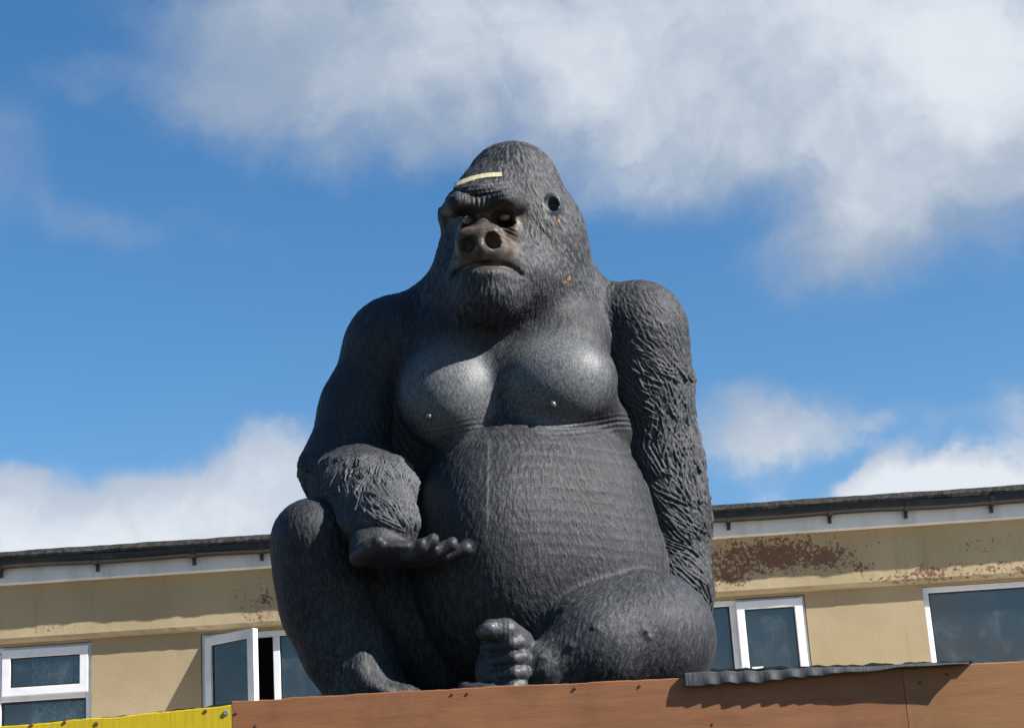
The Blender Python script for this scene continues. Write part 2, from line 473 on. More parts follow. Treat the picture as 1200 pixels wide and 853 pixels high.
# brackets and unions
def bracket_mesh():
    bm = bmesh.new(); r = 0.066; yc, zc = 0, 0
    outer = [(r * math.cos(a), r * 1.15 * math.sin(a)) for a in np.linspace(0.1, -math.pi - 0.1, 13)]
    inner = [(y * 0.90, z * 0.90) for y, z in outer][::-1]
    ring = outer + inner
    a = [bm.verts.new((-0.019, y, z)) for y, z in ring]; b = [bm.verts.new((0.019, y, z)) for y, z in ring]
    for i in range(len(ring)):
        j = (i + 1) % len(ring); bm.faces.new([a[i], a[j], b[j], b[i]])
    for i in range(len(outer) - 1):
        kx = len(ring) - 1 - i
        bm.faces.new([a[i + 1], a[i], a[kx], a[kx - 1]]); bm.faces.new([b[i], b[i + 1], b[kx - 1], b[kx]])
    box_bm((-0.015, 0.03, -0.125), (0.015, 0.0585, 0.0), 0.003, bm)
    bmesh.ops.recalc_face_normals(bm, faces=bm.faces)
    return mesh_of('gutter_bracket', bm)
bme = bracket_mesh()
for px, py in [(2, 672), (115, 660), (228, 652), (307, 646), (853, 612), (971, 603), (1060, 597), (1160, 590), (420, 640), (530, 632), (640, 625), (750, 618)]:
    x = at(px, py, YF)[0]
    link('gutter_bracket', bme, M['gutter'], gut, (x, YF - 0.0605 - BO[1], 5.063))
for x in [-7.0, -6.1, 5.4, 6.3, 7.2]:
    link('gutter_bracket', bme, M['gutter'], gut, (x, YF - 0.0605 - BO[1], 5.063))
# ragged roof felt edge above the gutter
link('roof_edge', strip_mesh('roof_edge', BX0 - 0.12, BX1 + 0.12, 700, [
    (YF - 0.135, 5.086, .5, 1.0), (YF - 0.150, 5.105, .8, .7), (YF - 0.128, 5.150, .6, .7), (YF + 0.05, 5.168, 0, .5),
    (YF + 0.30, 5.165, 0, 0), (YF + 0.30, 5.10, 0, 0), (YF - 0.06, 5.092, 0, .1)], 21, 0.014), M['felt'], bld)
box('roof', (BX0 - .1, YF + 0.305, 5.08), (BX1 + .1, 25.1, 5.15), M['felt'], bld, 0, BO)
box('interior_wall', (BX0 + .1, 18.2, 0.1), (BX1 - .1, 18.3, 4.86), M['room'], bld, 0, BO)

# ---- windows
def frame_box(name, x0, x1, z0, z1, y0, y1, w, mat, parent, bevel=0.006, off=BO, wb=None):
    """rectangular frame as one bevelled mesh of four mitred bars"""
    bm = bmesh.new()
    wb = w if wb is None else wb
    out = [(x0, z0), (x1, z0), (x1, z1), (x0, z1)]
    inn = [(x0 + w, z0 + wb), (x1 - w, z0 + wb), (x1 - w, z1 - w), (x0 + w, z1 - w)]
    A = [[bm.verts.new((x - off[0], y - off[1], z - off[2])) for x, z in ring] for y in (y0, y1) for ring in (out, inn)]
    fo, fi, bo, bi = A
    for i in range(4):
        j = (i + 1) % 4
        bm.faces.new([fo[i], fo[j], fi[j], fi[i]]); bm.faces.new([bo[j], bo[i], bi[i], bi[j]])
        bm.faces.new([fo[j], fo[i], bo[i], bo[j]]); bm.faces.new([fi[i], fi[j], bi[j], bi[i]])
    bmesh.ops.recalc_face_normals(bm, faces=bm.faces)
    if bevel:
        es = [e for e in bm.edges if len(e.link_faces) == 2 and e.calc_face_angle(0) > 0.5]
        bmesh.ops.bevel(bm, geom=es, offset=bevel, segments=2, affect='EDGES', profile=0.6)
    return link(name, mesh_of(name, bm), mat, parent)

def pane(x0, x1, z0, z1, y, parent, off=BO):
    o = box('pane', (x0, y, z0), (x1, y + 0.008, z1), M['glass'], parent, 0, off)
    frame_box('gasket', x0 - .001, x1 + .001, z0 - .001, z1 + .001, y - 0.006, y - 0.0005, 0.017, M['gutter'], parent, 0.0, off)
    return o

YFR = YW + 0.025        # frame face, a little back from the wall
def window(rect, mull, transom=None):
    x0, x1, z0, z1 = rect
    fr = frame_box('window', x0 + .004, x1 - .004, z0 + .03, z1 - .004, YFR, YFR + 0.075, 0.05, M['white'], bld)
    box('window_sill', (x0 - .03, YW - 0.05, z0 - 0.02), (x1 + .03, YFR + 0.09, z0 + 0.028), M['white'], fr, 0.006, BO)
    for mx in mull:
        box('mullion', (mx - .03, YFR + 0.004, z0 + .081), (mx + .03, YFR + 0.07, z1 - .055), M['white'], fr, 0.005, BO)
    return fr

# left window: top-hung light over a fixed pane, net curtain behind
fa = window(Wa, [])
x0, x1 = Wa[0], Wa[1]
box('transom', (x0 + .055, YFR + .003, 3.875), (x1 - .055, YFR + 0.072, 3.925), M['white'], fa, 0.005, BO)
sx0, sx1 = x0 + 0.54, x1 - 0.012
# the top light (seen) and its neighbour beyond the picture edge
sa = frame_box('top_light', -4.68, x1 - .030, 3.918, 4.330, YFR - 0.030, YFR + 0.03, 0.075, M['white'], fa)
pane(-4.61, x1 - .100, 3.99, 4.262, YFR - 0.004, fa)
box('mullion', (-4.74, YFR + .001, 3.10), (-4.69, YFR + 0.073, 4.30), M['white'], fa, 0.005, BO)
pane(-4.685, x1 - .054, 3.10, 3.87, YFR + 0.03, fa)
pane(x0 + .054, -4.745, 3.10, 4.305, YFR + 0.034, fa)
def drape(name, x0, x1, z0, z1, y, mat, parent, amp=0.018, per=0.11, seed=0):
    n = max(8, int((x1 - x0) / 0.012)); bm = bmesh.new(); rows = []
    for i in range(n + 1):
        x = x0 + (x1 - x0) * i / n
        yy = y + amp * math.sin(x * 2 * math.pi / per + 0.8 * math.sin(x * 9 + seed)) - BO[1]
        rows.append([bm.verts.new((x, yy, z0)), bm.verts.new((x, yy * 0.5 + (y - BO[1]) * 0.5, z1))])
    for i in range(n):
        bm.faces.new([rows[i][0], rows[i + 1][0], rows[i + 1][1], rows[i][1]])
    return link(name, mesh_of(name, bm, True), mat, parent)
drape('net_curtain', -4.46, -3.90, 3.05, 4.33, YFR + 0.15, M['net'], fa)
drape('curtain_lining', -5.12, -4.43, 3.05, 4.33, YFR + 0.17, M['blind'], fa, 0.01, 0.2)

# middle-left window: open casement, then a fixed pane
fb = window(Wb, [-2.25, -1.62])
pane(-2.225, -1.645, 3.10, 4.31, YFR + 0.034, fb); pane(-1.595, -1.10, 3.10, 4.31, YFR + 0.034, fb)
drape('blind', -2.26, -1.07, 3.05, 4.34, YFR + 0.16, M['blind'], fb, 0.004, 0.4)
HX, HY = -2.865, YFR - 0.002            # hinge line
SW = 0.60
cas = [frame_box('casement', 0.0, SW, 3.075, 4.325, -0.03, 0.03, 0.078, M['white'], fb, off=(0, 0, 0)),
       box('pane', (0.07, -0.004, 3.145), (SW - 0.07, 0.004, 4.255), M['glass'], fb),
       frame_box('gasket', 0.069, SW - 0.069, 3.144, 4.256, -0.010, -0.005, 0.018, M['gutter'], fb, 0.0, (0, 0, 0)),
       box('handle', (SW - 0.055, 0.03, 3.66), (SW - 0.03, 0.055, 3.79), M['white'], fb, 0.004)]
for q in cas:
    q.location = (HX, HY - BO[1], 0); q.rotation_euler = (0, 0, R_(-36))

# right-hand window beside the statue: fixed pane and a closed casement standing a little proud
fc = window(Wc, [1.30, 1.815])
pane(1.33, 1.785, 3.10, 4.31, YFR + 0.034, fc); pane(0.67, 1.27, 3.10, 4.31, YFR + 0.034, fc)
sc_ = frame_box('casement', 1.838, Wc[1] - .030, 3.075, 4.332, YFR - 0.038, YFR + 0.03, 0.072, M['white'], fc)
pane(1.903, Wc[1] - .095, 3.14, 4.266, YFR - 0.006, fc)
box('vent_latch', (1.93, YFR - 0.018, 3.735), (2.03, YFR - 0.008, 3.752), M['white'], fc, 0.002, BO)
drape('blind', 0.64, 1.84, 3.05, 4.34, YFR + 0.16, M['blind'], fc, 0.004, 0.4)
drape('green_blind', 1.86, Wc[1] - .02, 3.05, 4.34, YFR + 0.15, M['green'], fc, 0.008, 0.25)

# far right window: one wide pane
fd = window(Wd, [4.75])
pane(Wd[0] + .054, 4.72, 3.10, 4.31, YFR + 0.034, fd); pane(4.78, Wd[1] - .054, 3.10, 4.31, YFR + 0.034, fd)
drape('blind', Wd[0] + .02, Wd[1] - .02, 3.05, 4.34, YFR + 0.19, M['blind'], fd, 0.003, 0.5)
for W in (We, Wf):
    fx = window(W, [(W[0] + W[1]) / 2])
    pane(W[0] + .054, (W[0] + W[1]) / 2 - .03, 3.10, 4.31, YFR + 0.034, fx); pane((W[0] + W[1]) / 2 + .03, W[1] - .054, 3.10, 4.31, YFR + 0.034, fx)

# ------------------------------------------------------------------ shop under the statue
YH = 11.80            # face of the boards
ZR = 2.98             # flat roof
shop = empty('shop', (0, 11.9, 0), 'low flat-roofed shop whose roof carries the statue', 'shop')
SO = (0, 11.9, 0)
box('wall', (-8, 11.83, 0.0), (8, 16.48, ZR - 0.061), M['render_plain'], shop, 0, SO)
box('roof', (-8.05, 11.826, ZR - 0.06), (8.05, 14.2, ZR), M['felt'], shop, 0.004, SO)
box('bounce_roof', (-8.05, 14.202, ZR - 0.06), (8.05, 16.5, ZR - 0.01), M['bounce_coat'], shop, 0.004, SO)  # unseen pale rear roof, added to bounce sun onto the shaded wall behind

hoard = empty('hoarding', (0, YH, 0), 'painted board and plywood hoarding along the shop roof edge', 'hoarding')
HO = (0, YH, 0)
def board(name, x0, x1, zt, zb, mat, seed, y0=YH, y1=YH + 0.02):
    """a board with an uneven sawn top edge; zt is a list of (x, z)"""
    n = int((x1 - x0) / 0.02); xs = np.linspace(x0, x1, n)
    P = np.stack([xs, xs * 0, xs * 0], 1)
    top = np.interp(xs, [a for a, _ in zt], [b for _, b in zt]) + (fbm(P, 5.0, seed) - 0.5) * 0.012 + (vnoise(P, 30.0, seed + 5) - 0.5) * 0.005
    bulge = (fbm(P, 1.0, seed + 2) - 0.5) * 0.012
    bm = bmesh.new(); rows = []
    for q in range(n):
        ring = [(y0 + bulge[q], zb), (y0 + bulge[q], top[q] - 0.006), (y0 + bulge[q] + 0.004, top[q]), (y1 + bulge[q], top[q]), (y1 + bulge[q], zb)]
        rows.append([bm.verts.new((xs[q], y - HO[1], z)) for y, z in ring])
    for q in range(n - 1):
        for i in range(5):
            j = (i + 1) % 5
            bm.faces.new([rows[q][i], rows[q][j], rows[q + 1][j], rows[q + 1][i]])
    bm.faces.new(rows[0]); bm.faces.new(rows[-1][::-1])
    bmesh.ops.recalc_face_normals(bm, faces=bm.faces)
    return link(name, mesh_of(name, bm), mat, hoard)
yb = board('board', -6.0, -1.889, [(-6, 2.99), (-3.34, 3.07), (-2.5, 3.085), (-1.889, 3.108)], 2.0, M['yellow'], 31)
yb['label'] = 'yellow painted board'
rb = board('plywood_panel', -1.884, 2.300, [(-1.88, 3.131), (-0.34, 3.12), (0.93, 3.09), (2.3, 3.07)], 1.9, M['ply_red'], 37)
rb['label'] = 'red-brown plywood panel'
ob_ = board('plywood_panel', 2.304, 4.75, [(2.3, 3.062), (2.8, 3.062), (3.07, 3.062), (4.75, 3.05)], 1.9, M['ply_orange'], 41)
ob_['label'] = 'orange-brown plywood panel'
board('plywood_panel', 4.757, 7.2, [(4.75, 3.05), (7.2, 3.05)], 1.9, M['ply_orange'], 45)
# black felt tucked along the top edge
def felt_strip(name, x0, x1, z0, z1, zr, parent, off, y=YH, seed=1):
    n = int((x1 - x0) / 0.03); bm = bmesh.new(); rows = []
    for q in range(n + 1):
        t = q / n; x = x0 + (x1 - x0) * t; z = z0 + (z1 - z0) * t
        w = 0.004 * math.sin(q * 1.7 + seed) + 0.003 * math.sin(q * 0.61)
        h = zr * (0.75 + 0.25 * math.sin(q * 0.9 + seed))
        ring = [(y + 0.0, z), (y + 0.0, z + h + w), (y + 0.09, z + h + w), (y + 0.09, z)]
        rows.append([bm.verts.new((x - off[0], yy - off[1], zz - off[2])) for yy, zz in ring])
    for q in range(n):
        for i in range(4):
            j = (i + 1) % 4
            bm.faces.new([rows[q][i], rows[q][j], rows[q + 1][j], rows[q + 1][i]])
    bm.faces.new(rows[0]); bm.faces.new(rows[-1][::-1])
    bmesh.ops.recalc_face_normals(bm, faces=bm.faces)
    return link(name, mesh_of(name, bm), M['strip'], parent)
felt_strip('felt_edging', -4.0, -2.3, 3.045, 3.086, 0.010, hoard, HO, YH + 0.022, 3)
felt_strip('felt_edging', -2.3, -1.75, 3.086, 3.118, 0.016, hoard, HO, YH + 0.030, 5)
# fixings and knots
def fixing(px, py, r, mat, depth=0.012):
    p = at(px, py, YH)
    bm = bmesh.new()
    bmesh.ops.create_cone(bm, cap_ends=True, segments=10, radius1=r, radius2=r * 0.7, depth=depth, matrix=Matrix.Rotation(R_(90), 4, 'X'))
    link('bolt_head', mesh_of('bolt_head', bm), mat, hoard, (p[0], -0.003, p[2]))
fixing(265, 835, 0.021, M['bolt'], 0.02)
fixing(113, 848, 0.018, M['rust']); fixing(37, 849.5, 0.014, M['rust']); fixing(241, 833, 0.014, M['rust']); fixing(76, 846, 0.013, M['rust'])
for px, py in [(277, 835), (530, 813), (548, 812), (674, 806), (750, 803), (1078, 800), (300, 850), (1110, 790), (835, 848)]:
    fixing(px, py, 0.010, M['rust'], 0.008)

# corrugated sheet lying over the roof edge
shp = empty('corrugated_sheet', (1.8, 11.8, 3.1), 'grey corrugated roofing sheet lying over the plywood edge beside the statue', 'roofing sheet')
SHO = (1.8, 11.8, 3.1)
def sst1(x):
    x = min(1, max(0, x)); return x * x * (3 - 2 * x)
def corr_mesh():
    X0, X1 = 0.945, 2.70
    n = 300; prof = 18; bm = bmesh.new(); top = []; bot = []
    for i in range(n + 1):
        t = i / n; x = X0 + (X1 - X0) * t
        fl = (1 - sst1((t - 0.30) / 0.40)) * sst1((t - 0.02) / 0.10)
        zt = 3.118 - 0.052 * t + 0.003 * math.sin(t * 17)
        over = 0.035 + 0.05 * t
        lip = 0.088 - 0.072 * sst1(t / 0.95) + 0.004 * math.sin(t * 31)
        ph = math.sin((x - X0) * 2 * math.pi / 0.124 + 0.7 * math.sin(t * 11))
        ct, cb = [], []
        for j in range(prof + 1):
            s = j / prof
            if s < 0.5:
                y = YH + 0.22 - (0.22 + over) * (s / 0.5); z = zt + 0.012 * (1 - s / 0.5)
                z += 0.0045 * fl * ph * s / 0.5; oy = 0.0
            else:
                q = (s - 0.5) / 0.5
                y = YH - over - 0.014 * math.sin(q * math.pi / 2) - 0.008 * fl * ph * q; z = zt - lip * q + 0.0032 * fl * ph * (1 + 0.6 * q)
            ct.append(bm.verts.new((x - SHO[0], y - SHO[1], z - SHO[2])))
            inn = (0.004, -0.005) if s < 0.5 else (0.007, -0.001)
            cb.append(bm.verts.new((x - SHO[0], y + inn[0] - SHO[1], z + inn[1] - SHO[2])))
        top.append(ct); bot.append(cb)
    for i in range(n):
        for j in range(prof):
            bm.faces.new([top[i][j], top[i][j + 1], top[i + 1][j + 1], top[i + 1][j]])
            bm.faces.new([bot[i][j], bot[i + 1][j], bot[i + 1][j + 1], bot[i][j + 1]])
        for j in (0, prof):
            bm.faces.new([top[i][j], top[i + 1][j], bot[i + 1][j], bot[i][j]])
    for i in (0, n):
        for j in range(prof):
            bm.faces.new([top[i][j], bot[i][j], bot[i][j + 1], top[i][j + 1]])
    bmesh.ops.recalc_face_normals(bm, faces=bm.faces)
    return mesh_of('sheet', bm, True)
link('sheet', corr_mesh(), M['corr'], shp)
felt_strip('felt_strip', 1.12, 2.74, 3.118, 3.066, 0.014, shp, SHO, YH - 0.04, 2)
# ------------------------------------------------------------------ gorilla statue (sculpted as a distance field)
YG = 13.25
EX = RT / np.linalg.norm(RT)
EY = np.array([0, 1.0, 0]); EY = EY - EX * EX.dot(EY); EY /= np.linalg.norm(EY)
EZ = np.cross(EX, EY)

def pp(px, py, d):
    return at(px, py, YG + d)
def mpp(d):
    return (YG + d) * 1.042 / FPX          # metres per photo pixel at that depth

class Ell:
    def __init__(s, px, py, d, rx, ry, rd, rot=0.0, yaw=0.0, tip=0.0):
        s.c = pp(px, py, d); sc = mpp(d)
        s.r = np.array([rx * sc, rd, ry * sc])
        Mr = np.stack([EX, EY, EZ])
        a = R_(rot); ro = np.array([[math.cos(a), 0, math.sin(a)], [0, 1, 0], [-math.sin(a), 0, math.cos(a)]])
        b = R_(yaw); ya = np.array([[math.cos(b), math.sin(b), 0], [-math.sin(b), math.cos(b), 0], [0, 0, 1]])
        e = R_(tip); ti = np.array([[1, 0, 0], [0, math.cos(e), math.sin(e)], [0, -math.sin(e), math.cos(e)]])
        s.M = ti @ ya @ ro @ Mr
        s.lo = s.c - s.r.max(); s.hi = s.c + s.r.max()
    def __call__(s, X, Y, Z):
        x, y, z = X - s.c[0], Y - s.c[1], Z - s.c[2]
        k0 = 0; k1 = 0
        for i in range(3):
            q = (s.M[i, 0] * x + s.M[i, 1] * y + s.M[i, 2] * z) / s.r[i]
            k0 = k0 + q * q; k1 = k1 + (q / s.r[i]) ** 2
        k0 = np.sqrt(k0); k1 = np.sqrt(k1)
        return k0 * (k0 - 1) / np.maximum(k1, 1e-6)

class Cone:
    """round cone between two points"""
    def __init__(s, a, b):
        s.a = pp(*a[:3]); s.b = pp(*b[:3]); s.ra = a[3] * mpp(a[2]); s.rb = b[3] * mpp(b[2])
        r = max(s.ra, s.rb)
        s.lo = np.minimum(s.a, s.b) - r; s.hi = np.maximum(s.a, s.b) + r
    def __call__(s, X, Y, Z):
        d = s.b - s.a; L2 = max(d.dot(d), 1e-9)
        x, y, z = X - s.a[0], Y - s.a[1], Z - s.a[2]
        t = np.clip((x * d[0] + y * d[1] + z * d[2]) / L2, 0, 1)
        q = np.sqrt((x - t * d[0]) ** 2 + (y - t * d[1]) ** 2 + (z - t * d[2]) ** 2)
        tt = t * t * (3 - 2 * t) * 0.5 + t * 0.5
        return q - (s.ra + (s.rb - s.ra) * tt)

def chain(*pts):
    return [Cone(pts[i], pts[i + 1]) for i in range(len(pts) - 1)]

def smin(a, b, k):
    h = np.maximum(k - np.abs(a - b), 0) / k
    return np.minimum(a, b) - h * h * k * 0.25
def smax(a, b, k):
    h = np.maximum(k - np.abs(a - b), 0) / k
    return np.maximum(a, b) + h * h * k * 0.25

def eval_group(L, X, Y, Z, xs=None, ys=None, zs=None):
    """distance of one group; on a grid each primitive is only worked out near itself"""
    if xs is None:
        F = None
        for p, k, op in L:
            v = p(X, Y, Z)
            F = v if F is None else (smin(F, v, k) if op == '+' else smax(F, -v, k))
        return F
    F = np.full((len(xs), len(ys), len(zs)), 0.6, np.float32)
    for p, k, op in L:
        mg = k + 0.10
        sl = []
        for i, ax in enumerate((xs, ys, zs)):
            a = np.searchsorted(ax, p.lo[i] - mg); b = np.searchsorted(ax, p.hi[i] + mg); sl.append(slice(a, b))
        sl = tuple(sl)
        if any(s.stop <= s.start for s in sl): continue
        v = p(xs[sl[0]][:, None, None], ys[sl[1]][None, :, None], zs[sl[2]][None, None, :]).astype(np.float32)
        F[sl] = smin(F[sl], v, k) if op == '+' else smax(F[sl], -v, k)
    return F

# each group: list of (primitive, blend k, op)
T = []          # torso
def add(L, prim, k=0.06, op='+'):
    for p in (prim if isinstance(prim, list) else [prim]): L.append((p, k, op))

add(T, Ell(626, 645, 0.0, 143, 175, 0.86))
add(T, Ell(640, 700, 0.0, 140, 120, 0.84), 0.2)
add(T, Ell(584, 655, -0.30, 92, 130, 0.72), 0.25)
add(T, Ell(597, 455, 0.02, 124, 120, 0.60), 0.20)
add(T, Ell(598, 385, 0.12, 118, 62, 0.52), 0.20)
add(T, Ell(652, 402, -0.16, 64, 50, 0.40), 0.14)
add(T, Ell(651, 445, -0.39, 73, 66, 0.335, rot=-6, yaw=-4, tip=-28), 0.08)
add(T, Ell(533, 410, -0.16, 60, 50, 0.38), 0.14)
add(T, Ell(525, 459, -0.37, 61, 71, 0.335, rot=8, yaw=-2, tip=-26), 0.08)
add(T, Ell(496, 500, 0.12, 48, 90, 0.42, rot=-8), 0.10)
add(T, Cone((652, 338, 0.04, 46), (700, 378, 0.10, 47)), 0.12)
add(T, Cone((548, 345, 0.04, 42), (486, 388, 0.08, 46)), 0.12)
add(T, Cone((700, 480, -0.25, 26), (728, 515, 0.0, 26)), 0.10)

def surf(L, px, py, lo=-1.6, hi=0.9):
    """depth at which the line of sight through that spot of the figure first meets the group built so far"""
    ds = np.linspace(lo, hi, 500)
    Q = np.array([pp(px, py, d) for d in ds])
    v = eval_group(L, Q[:, 0], Q[:, 1], Q[:, 2])
    i = np.nonzero(v < 0)[0]
    return ds[i[0]] if len(i) else 0.0

H = []          # head and neck; HD pushes it forward
HD = -0.20
def hE(px, py, d, *a, **k): return Ell(px, py, d + HD, *a, **k)
def hC(*pts): return chain(*[(a, b, d + HD, r) for a, b, d, r in pts])
add(H, hE(602, 262, 0.06, 70, 98, 0.50, rot=3))
add(H, hE(600, 312, 0.08, 92, 92, 0.52), 0.16)
add(H, hE(646, 300, -0.02, 38, 72, 0.34, rot=-10), 0.12)
add(H, hE(601, 216, 0.05, 54, 47, 0.42), 0.05)
add(H, hE(596, 362, 0.16, 106, 60, 0.56), 0.18)
add(H, hE(571, 240, -0.16, 44, 44, 0.30, rot=20), 0.12)
add(H, hE(590, 335, -0.22, 68, 56, 0.42), 0.14)                   # cheeks, jaw
add(H, hE(573, 350, -0.46, 44, 36, 0.28), 0.10)                   # chin
add(H, hE(566, 238, -0.28, 46, 20, 0.28), 0.07)                   # brow mass
add(H, hC((526, 246, -0.36, 10), (538, 239, -0.64, 13), (562, 242, -0.65, 10), (590, 235, -0.67, 14), (612, 241, -0.40, 11)), 0.035)
add(H, hE(572, 268, -0.36, 36, 26, 0.22), 0.06)                   # mid face
add(H, hE(570, 303, -0.50, 40, 29, 0.29), 0.07)                   # upper muzzle
add(H, hE(571, 334, -0.50, 37, 18, 0.27), 0.05)                   # lower lip, chin
add(H, hC((568, 252, -0.50, 9), (564, 268, -0.72, 10)), 0.06)     # nose bridge
add(H, hE(562.5, 281.5, -0.69, 26, 17, 0.14, rot=8), 0.05)
add(H, hE(547, 284, -0.71, 13, 16, 0.10), 0.05)                   # nose wings
add(H, hE(578, 280, -0.70, 13, 16, 0.10), 0.05)
add(H, hE(563, 291, -0.77, 8, 9, 0.08), 0.04)
add(H, hC((598, 262, -0.50, 6), (607, 284, -0.48, 8), (609, 305, -0.50, 9)), 0.05)    # cheek fold
add(H, hE(548, 258, -0.64, 14, 9, 0.24), 0.03, '-')               # eye sockets
add(H, hE(591, 254, -0.60, 14, 9, 0.24), 0.03, '-')
add(H, Ell(547.5, 286.5, surf(H, 547.5, 286.5), 10.5, 9, 0.10, rot=28), 0.010, '-')      # nostrils
add(H, Ell(577.5, 281.5, surf(H, 577.5, 281.5), 10.5, 9.5, 0.10, rot=-35), 0.010, '-')
# mouth: a downturned slit under the muzzle
mxy = [(530, 327), (536, 320), (545, 314), (556, 310.5), (570, 309), (585, 310), (597, 312.5), (606, 317), (611, 322)]
msurf = [surf(H, a, b) for a, b in mxy]
add(H, chain(*[(a, b + 6, d + 0.028, 3.6) for (a, b), d in zip(mxy, msurf)]), 0.02)   # lower lip roll
add(H, chain(*[(a, b - 7, d + 0.050, 6.0) for (a, b), d in zip(mxy, msurf)]), 0.03)   # upper lip
add(H, chain(*[(a, b, d + 0.005, 3.3) for (a, b), d in zip(mxy, msurf)]), 0.008, '-')
# ear on the lit side, the far one breaking the outline
ed = surf(H, 648, 241)
add(H, Ell(648.5, 242, ed + 0.02, 12, 17, 0.085, yaw=-25), 0.02)
add(H, Ell(646.5, 239, ed - 0.05, 6.5, 9, 0.085, yaw=-25), 0.02, '-')
add(H, hE(520, 258, -0.10, 7, 17, 0.10, rot=14), 0.04)

AR = []         # arm planted beside the hip
add(AR, chain((690, 381, 0.12, 50), (748, 385, 0.08, 52), (756, 455, 0.10, 49), (768, 545, 0.18, 49), (779, 610, 0.16, 46), (786, 690, 0.05, 40), (788, 770, 0.0, 36)), 0.10)
add(AR, Ell(752, 400, 0.05, 53, 66, 0.36), 0.08)
add(AR, Ell(777, 590, 0.16, 46, 62, 0.32, rot=-6), 0.08)

AL = []         # arm laid over the raised knee
add(AL, chain((520, 400, 0.10, 50), (463, 408, 0.04, 56), (428, 480, 0.0, 50), (408, 540, -0.12, 50)), 0.12)
add(AL, Cone((545, 372, 0.06, 40), (478, 400, 0.05, 50)), 0.12)
add(AL, Ell(468, 415, 0.02, 60, 64, 0.38), 0.08)
add(AL, chain((408, 548, -0.14, 50), (425, 580, -0.48, 48), (449, 618, -0.86, 40)), 0.10)
add(AL, Ell(445, 570, -0.42, 44, 34, 0.34, rot=-30), 0.10)

HL = []         # open hand, palm up, fingers to the side
add(HL, chain((447, 616, -0.86, 38), (444, 638, -0.98, 26)), 0.06)
add(HL, Ell(466, 649, -1.00, 50, 12.5, 0.27, rot=3), 0.06)
add(HL, Ell(425, 640, -1.00, 15, 19, 0.13), 0.06)
fing = [(-0.84, (480, 655), (518, 657), (541, 650), 8.3), (-0.95, (484, 652), (522, 651), (545, 643), 9.0),
        (-1.06, (484, 649), (512, 646), (529, 638), 9.3), (-1.17, (478, 647), (496, 641), (507, 634), 9.6)]
for d, a, b, c_, r in fing:
    add(HL, chain((a[0], a[1], d, r + 2), (b[0], b[1], d - 0.02, r), (c_[0], c_[1], d - 0.03, r * 0.86), (c_[0] + 1, c_[1] - 3, d - 0.02, r * 0.75)), 0.007)
    add(HL, Ell(b[0] - 2, b[1] - 1, d - 0.03, r * 0.9, r * 1.0, r * 0.0066), 0.015)
add(HL, chain((422, 652, -1.10, 13), (432, 643, -1.20, 10.5), (443, 635, -1.24, 8)), 0.025)

LL = []         # raised-knee leg
add(LL, chain((367, 631, -0.62, 44), (375, 672, -0.50, 48), (387, 712, -0.42, 52), (407, 760, -0.44, 48), (428, 805, -0.50, 40), (430, 840, -0.52, 40)), 0.12)
add(LL, chain((366, 634, -0.48, 44), (440, 700, -0.07, 62), (530, 755, 0.10, 80)), 0.14)
add(LL, chain((432, 815, -0.52, 34), (470, 826, -0.67, 22), (505, 832, -0.77, 16)), 0.08)
add(LL, chain((424, 770, -0.73, 5), (424, 790, -0.74, 6), (434, 802, -0.77, 6), (452, 812, -0.80, 6)), 0.08)

LR = []         # folded leg
add(LR, chain((650, 770, 0.0, 85), (760, 745, -0.52, 70)), 0.10)
add(LR, chain((760, 745, -0.52, 68), (700, 762, -0.90, 55), (640, 785, -1.02, 34)), 0.12)
add(LR, Ell(735, 754, -0.62, 94, 70, 0.52, rot=4), 0.12)
add(LR, Ell(680, 735, -0.55, 66, 46, 0.40, rot=18), 0.12)
for px, py in [(697, 735), (756, 739), (760, 747), (670, 757), (661, 712), (668, 706), (615, 731), (636, 771)]:
    add(LR, Ell(px, py, surf(LR, px, py) + 0.005, 5, 2.6, 0.025), 0.02)

FR = []         # foot of the folded leg, toes stacked
add(FR, chain((650, 785, -0.95, 30), (600, 785, -1.00, 28)), 0.06)
add(FR, Ell(588, 784, -1.02, 30, 36, 0.16), 0.05)
for i, (y, xk) in enumerate([(753, 612), (770.5, 615), (788, 615), (804.5, 613)]):
    add(FR, chain((xk - 2, y, -1.05, 9.0), (xk - 4, y, -1.21, 9.7), (xk - 13, y + 1, -1.25, 8.0), (xk - 28, y + 3, -1.19, 8.6), (xk - 42, y + 5, -1.08, 8.2)), 0.008)
add(FR, chain((610, 752, -1.10, 15), (592, 740, -1.22, 15.5), (575, 738, -1.27, 12), (566, 741, -1.27, 9)), 0.015)
add(FR, chain((575, 818, -1.18, 18), (545, 806, -1.15, 9)), 0.04)

GROUPS = [('torso', T, 0), ('head', H, 0.12), ('arm_r', AR, 0.045), ('arm_l', AL, 0.045), ('leg_l', LL, 0.03),
          ('leg_r', LR, 0.035), ('hand', HL, 0.03), ('foot', FR, 0.025)]

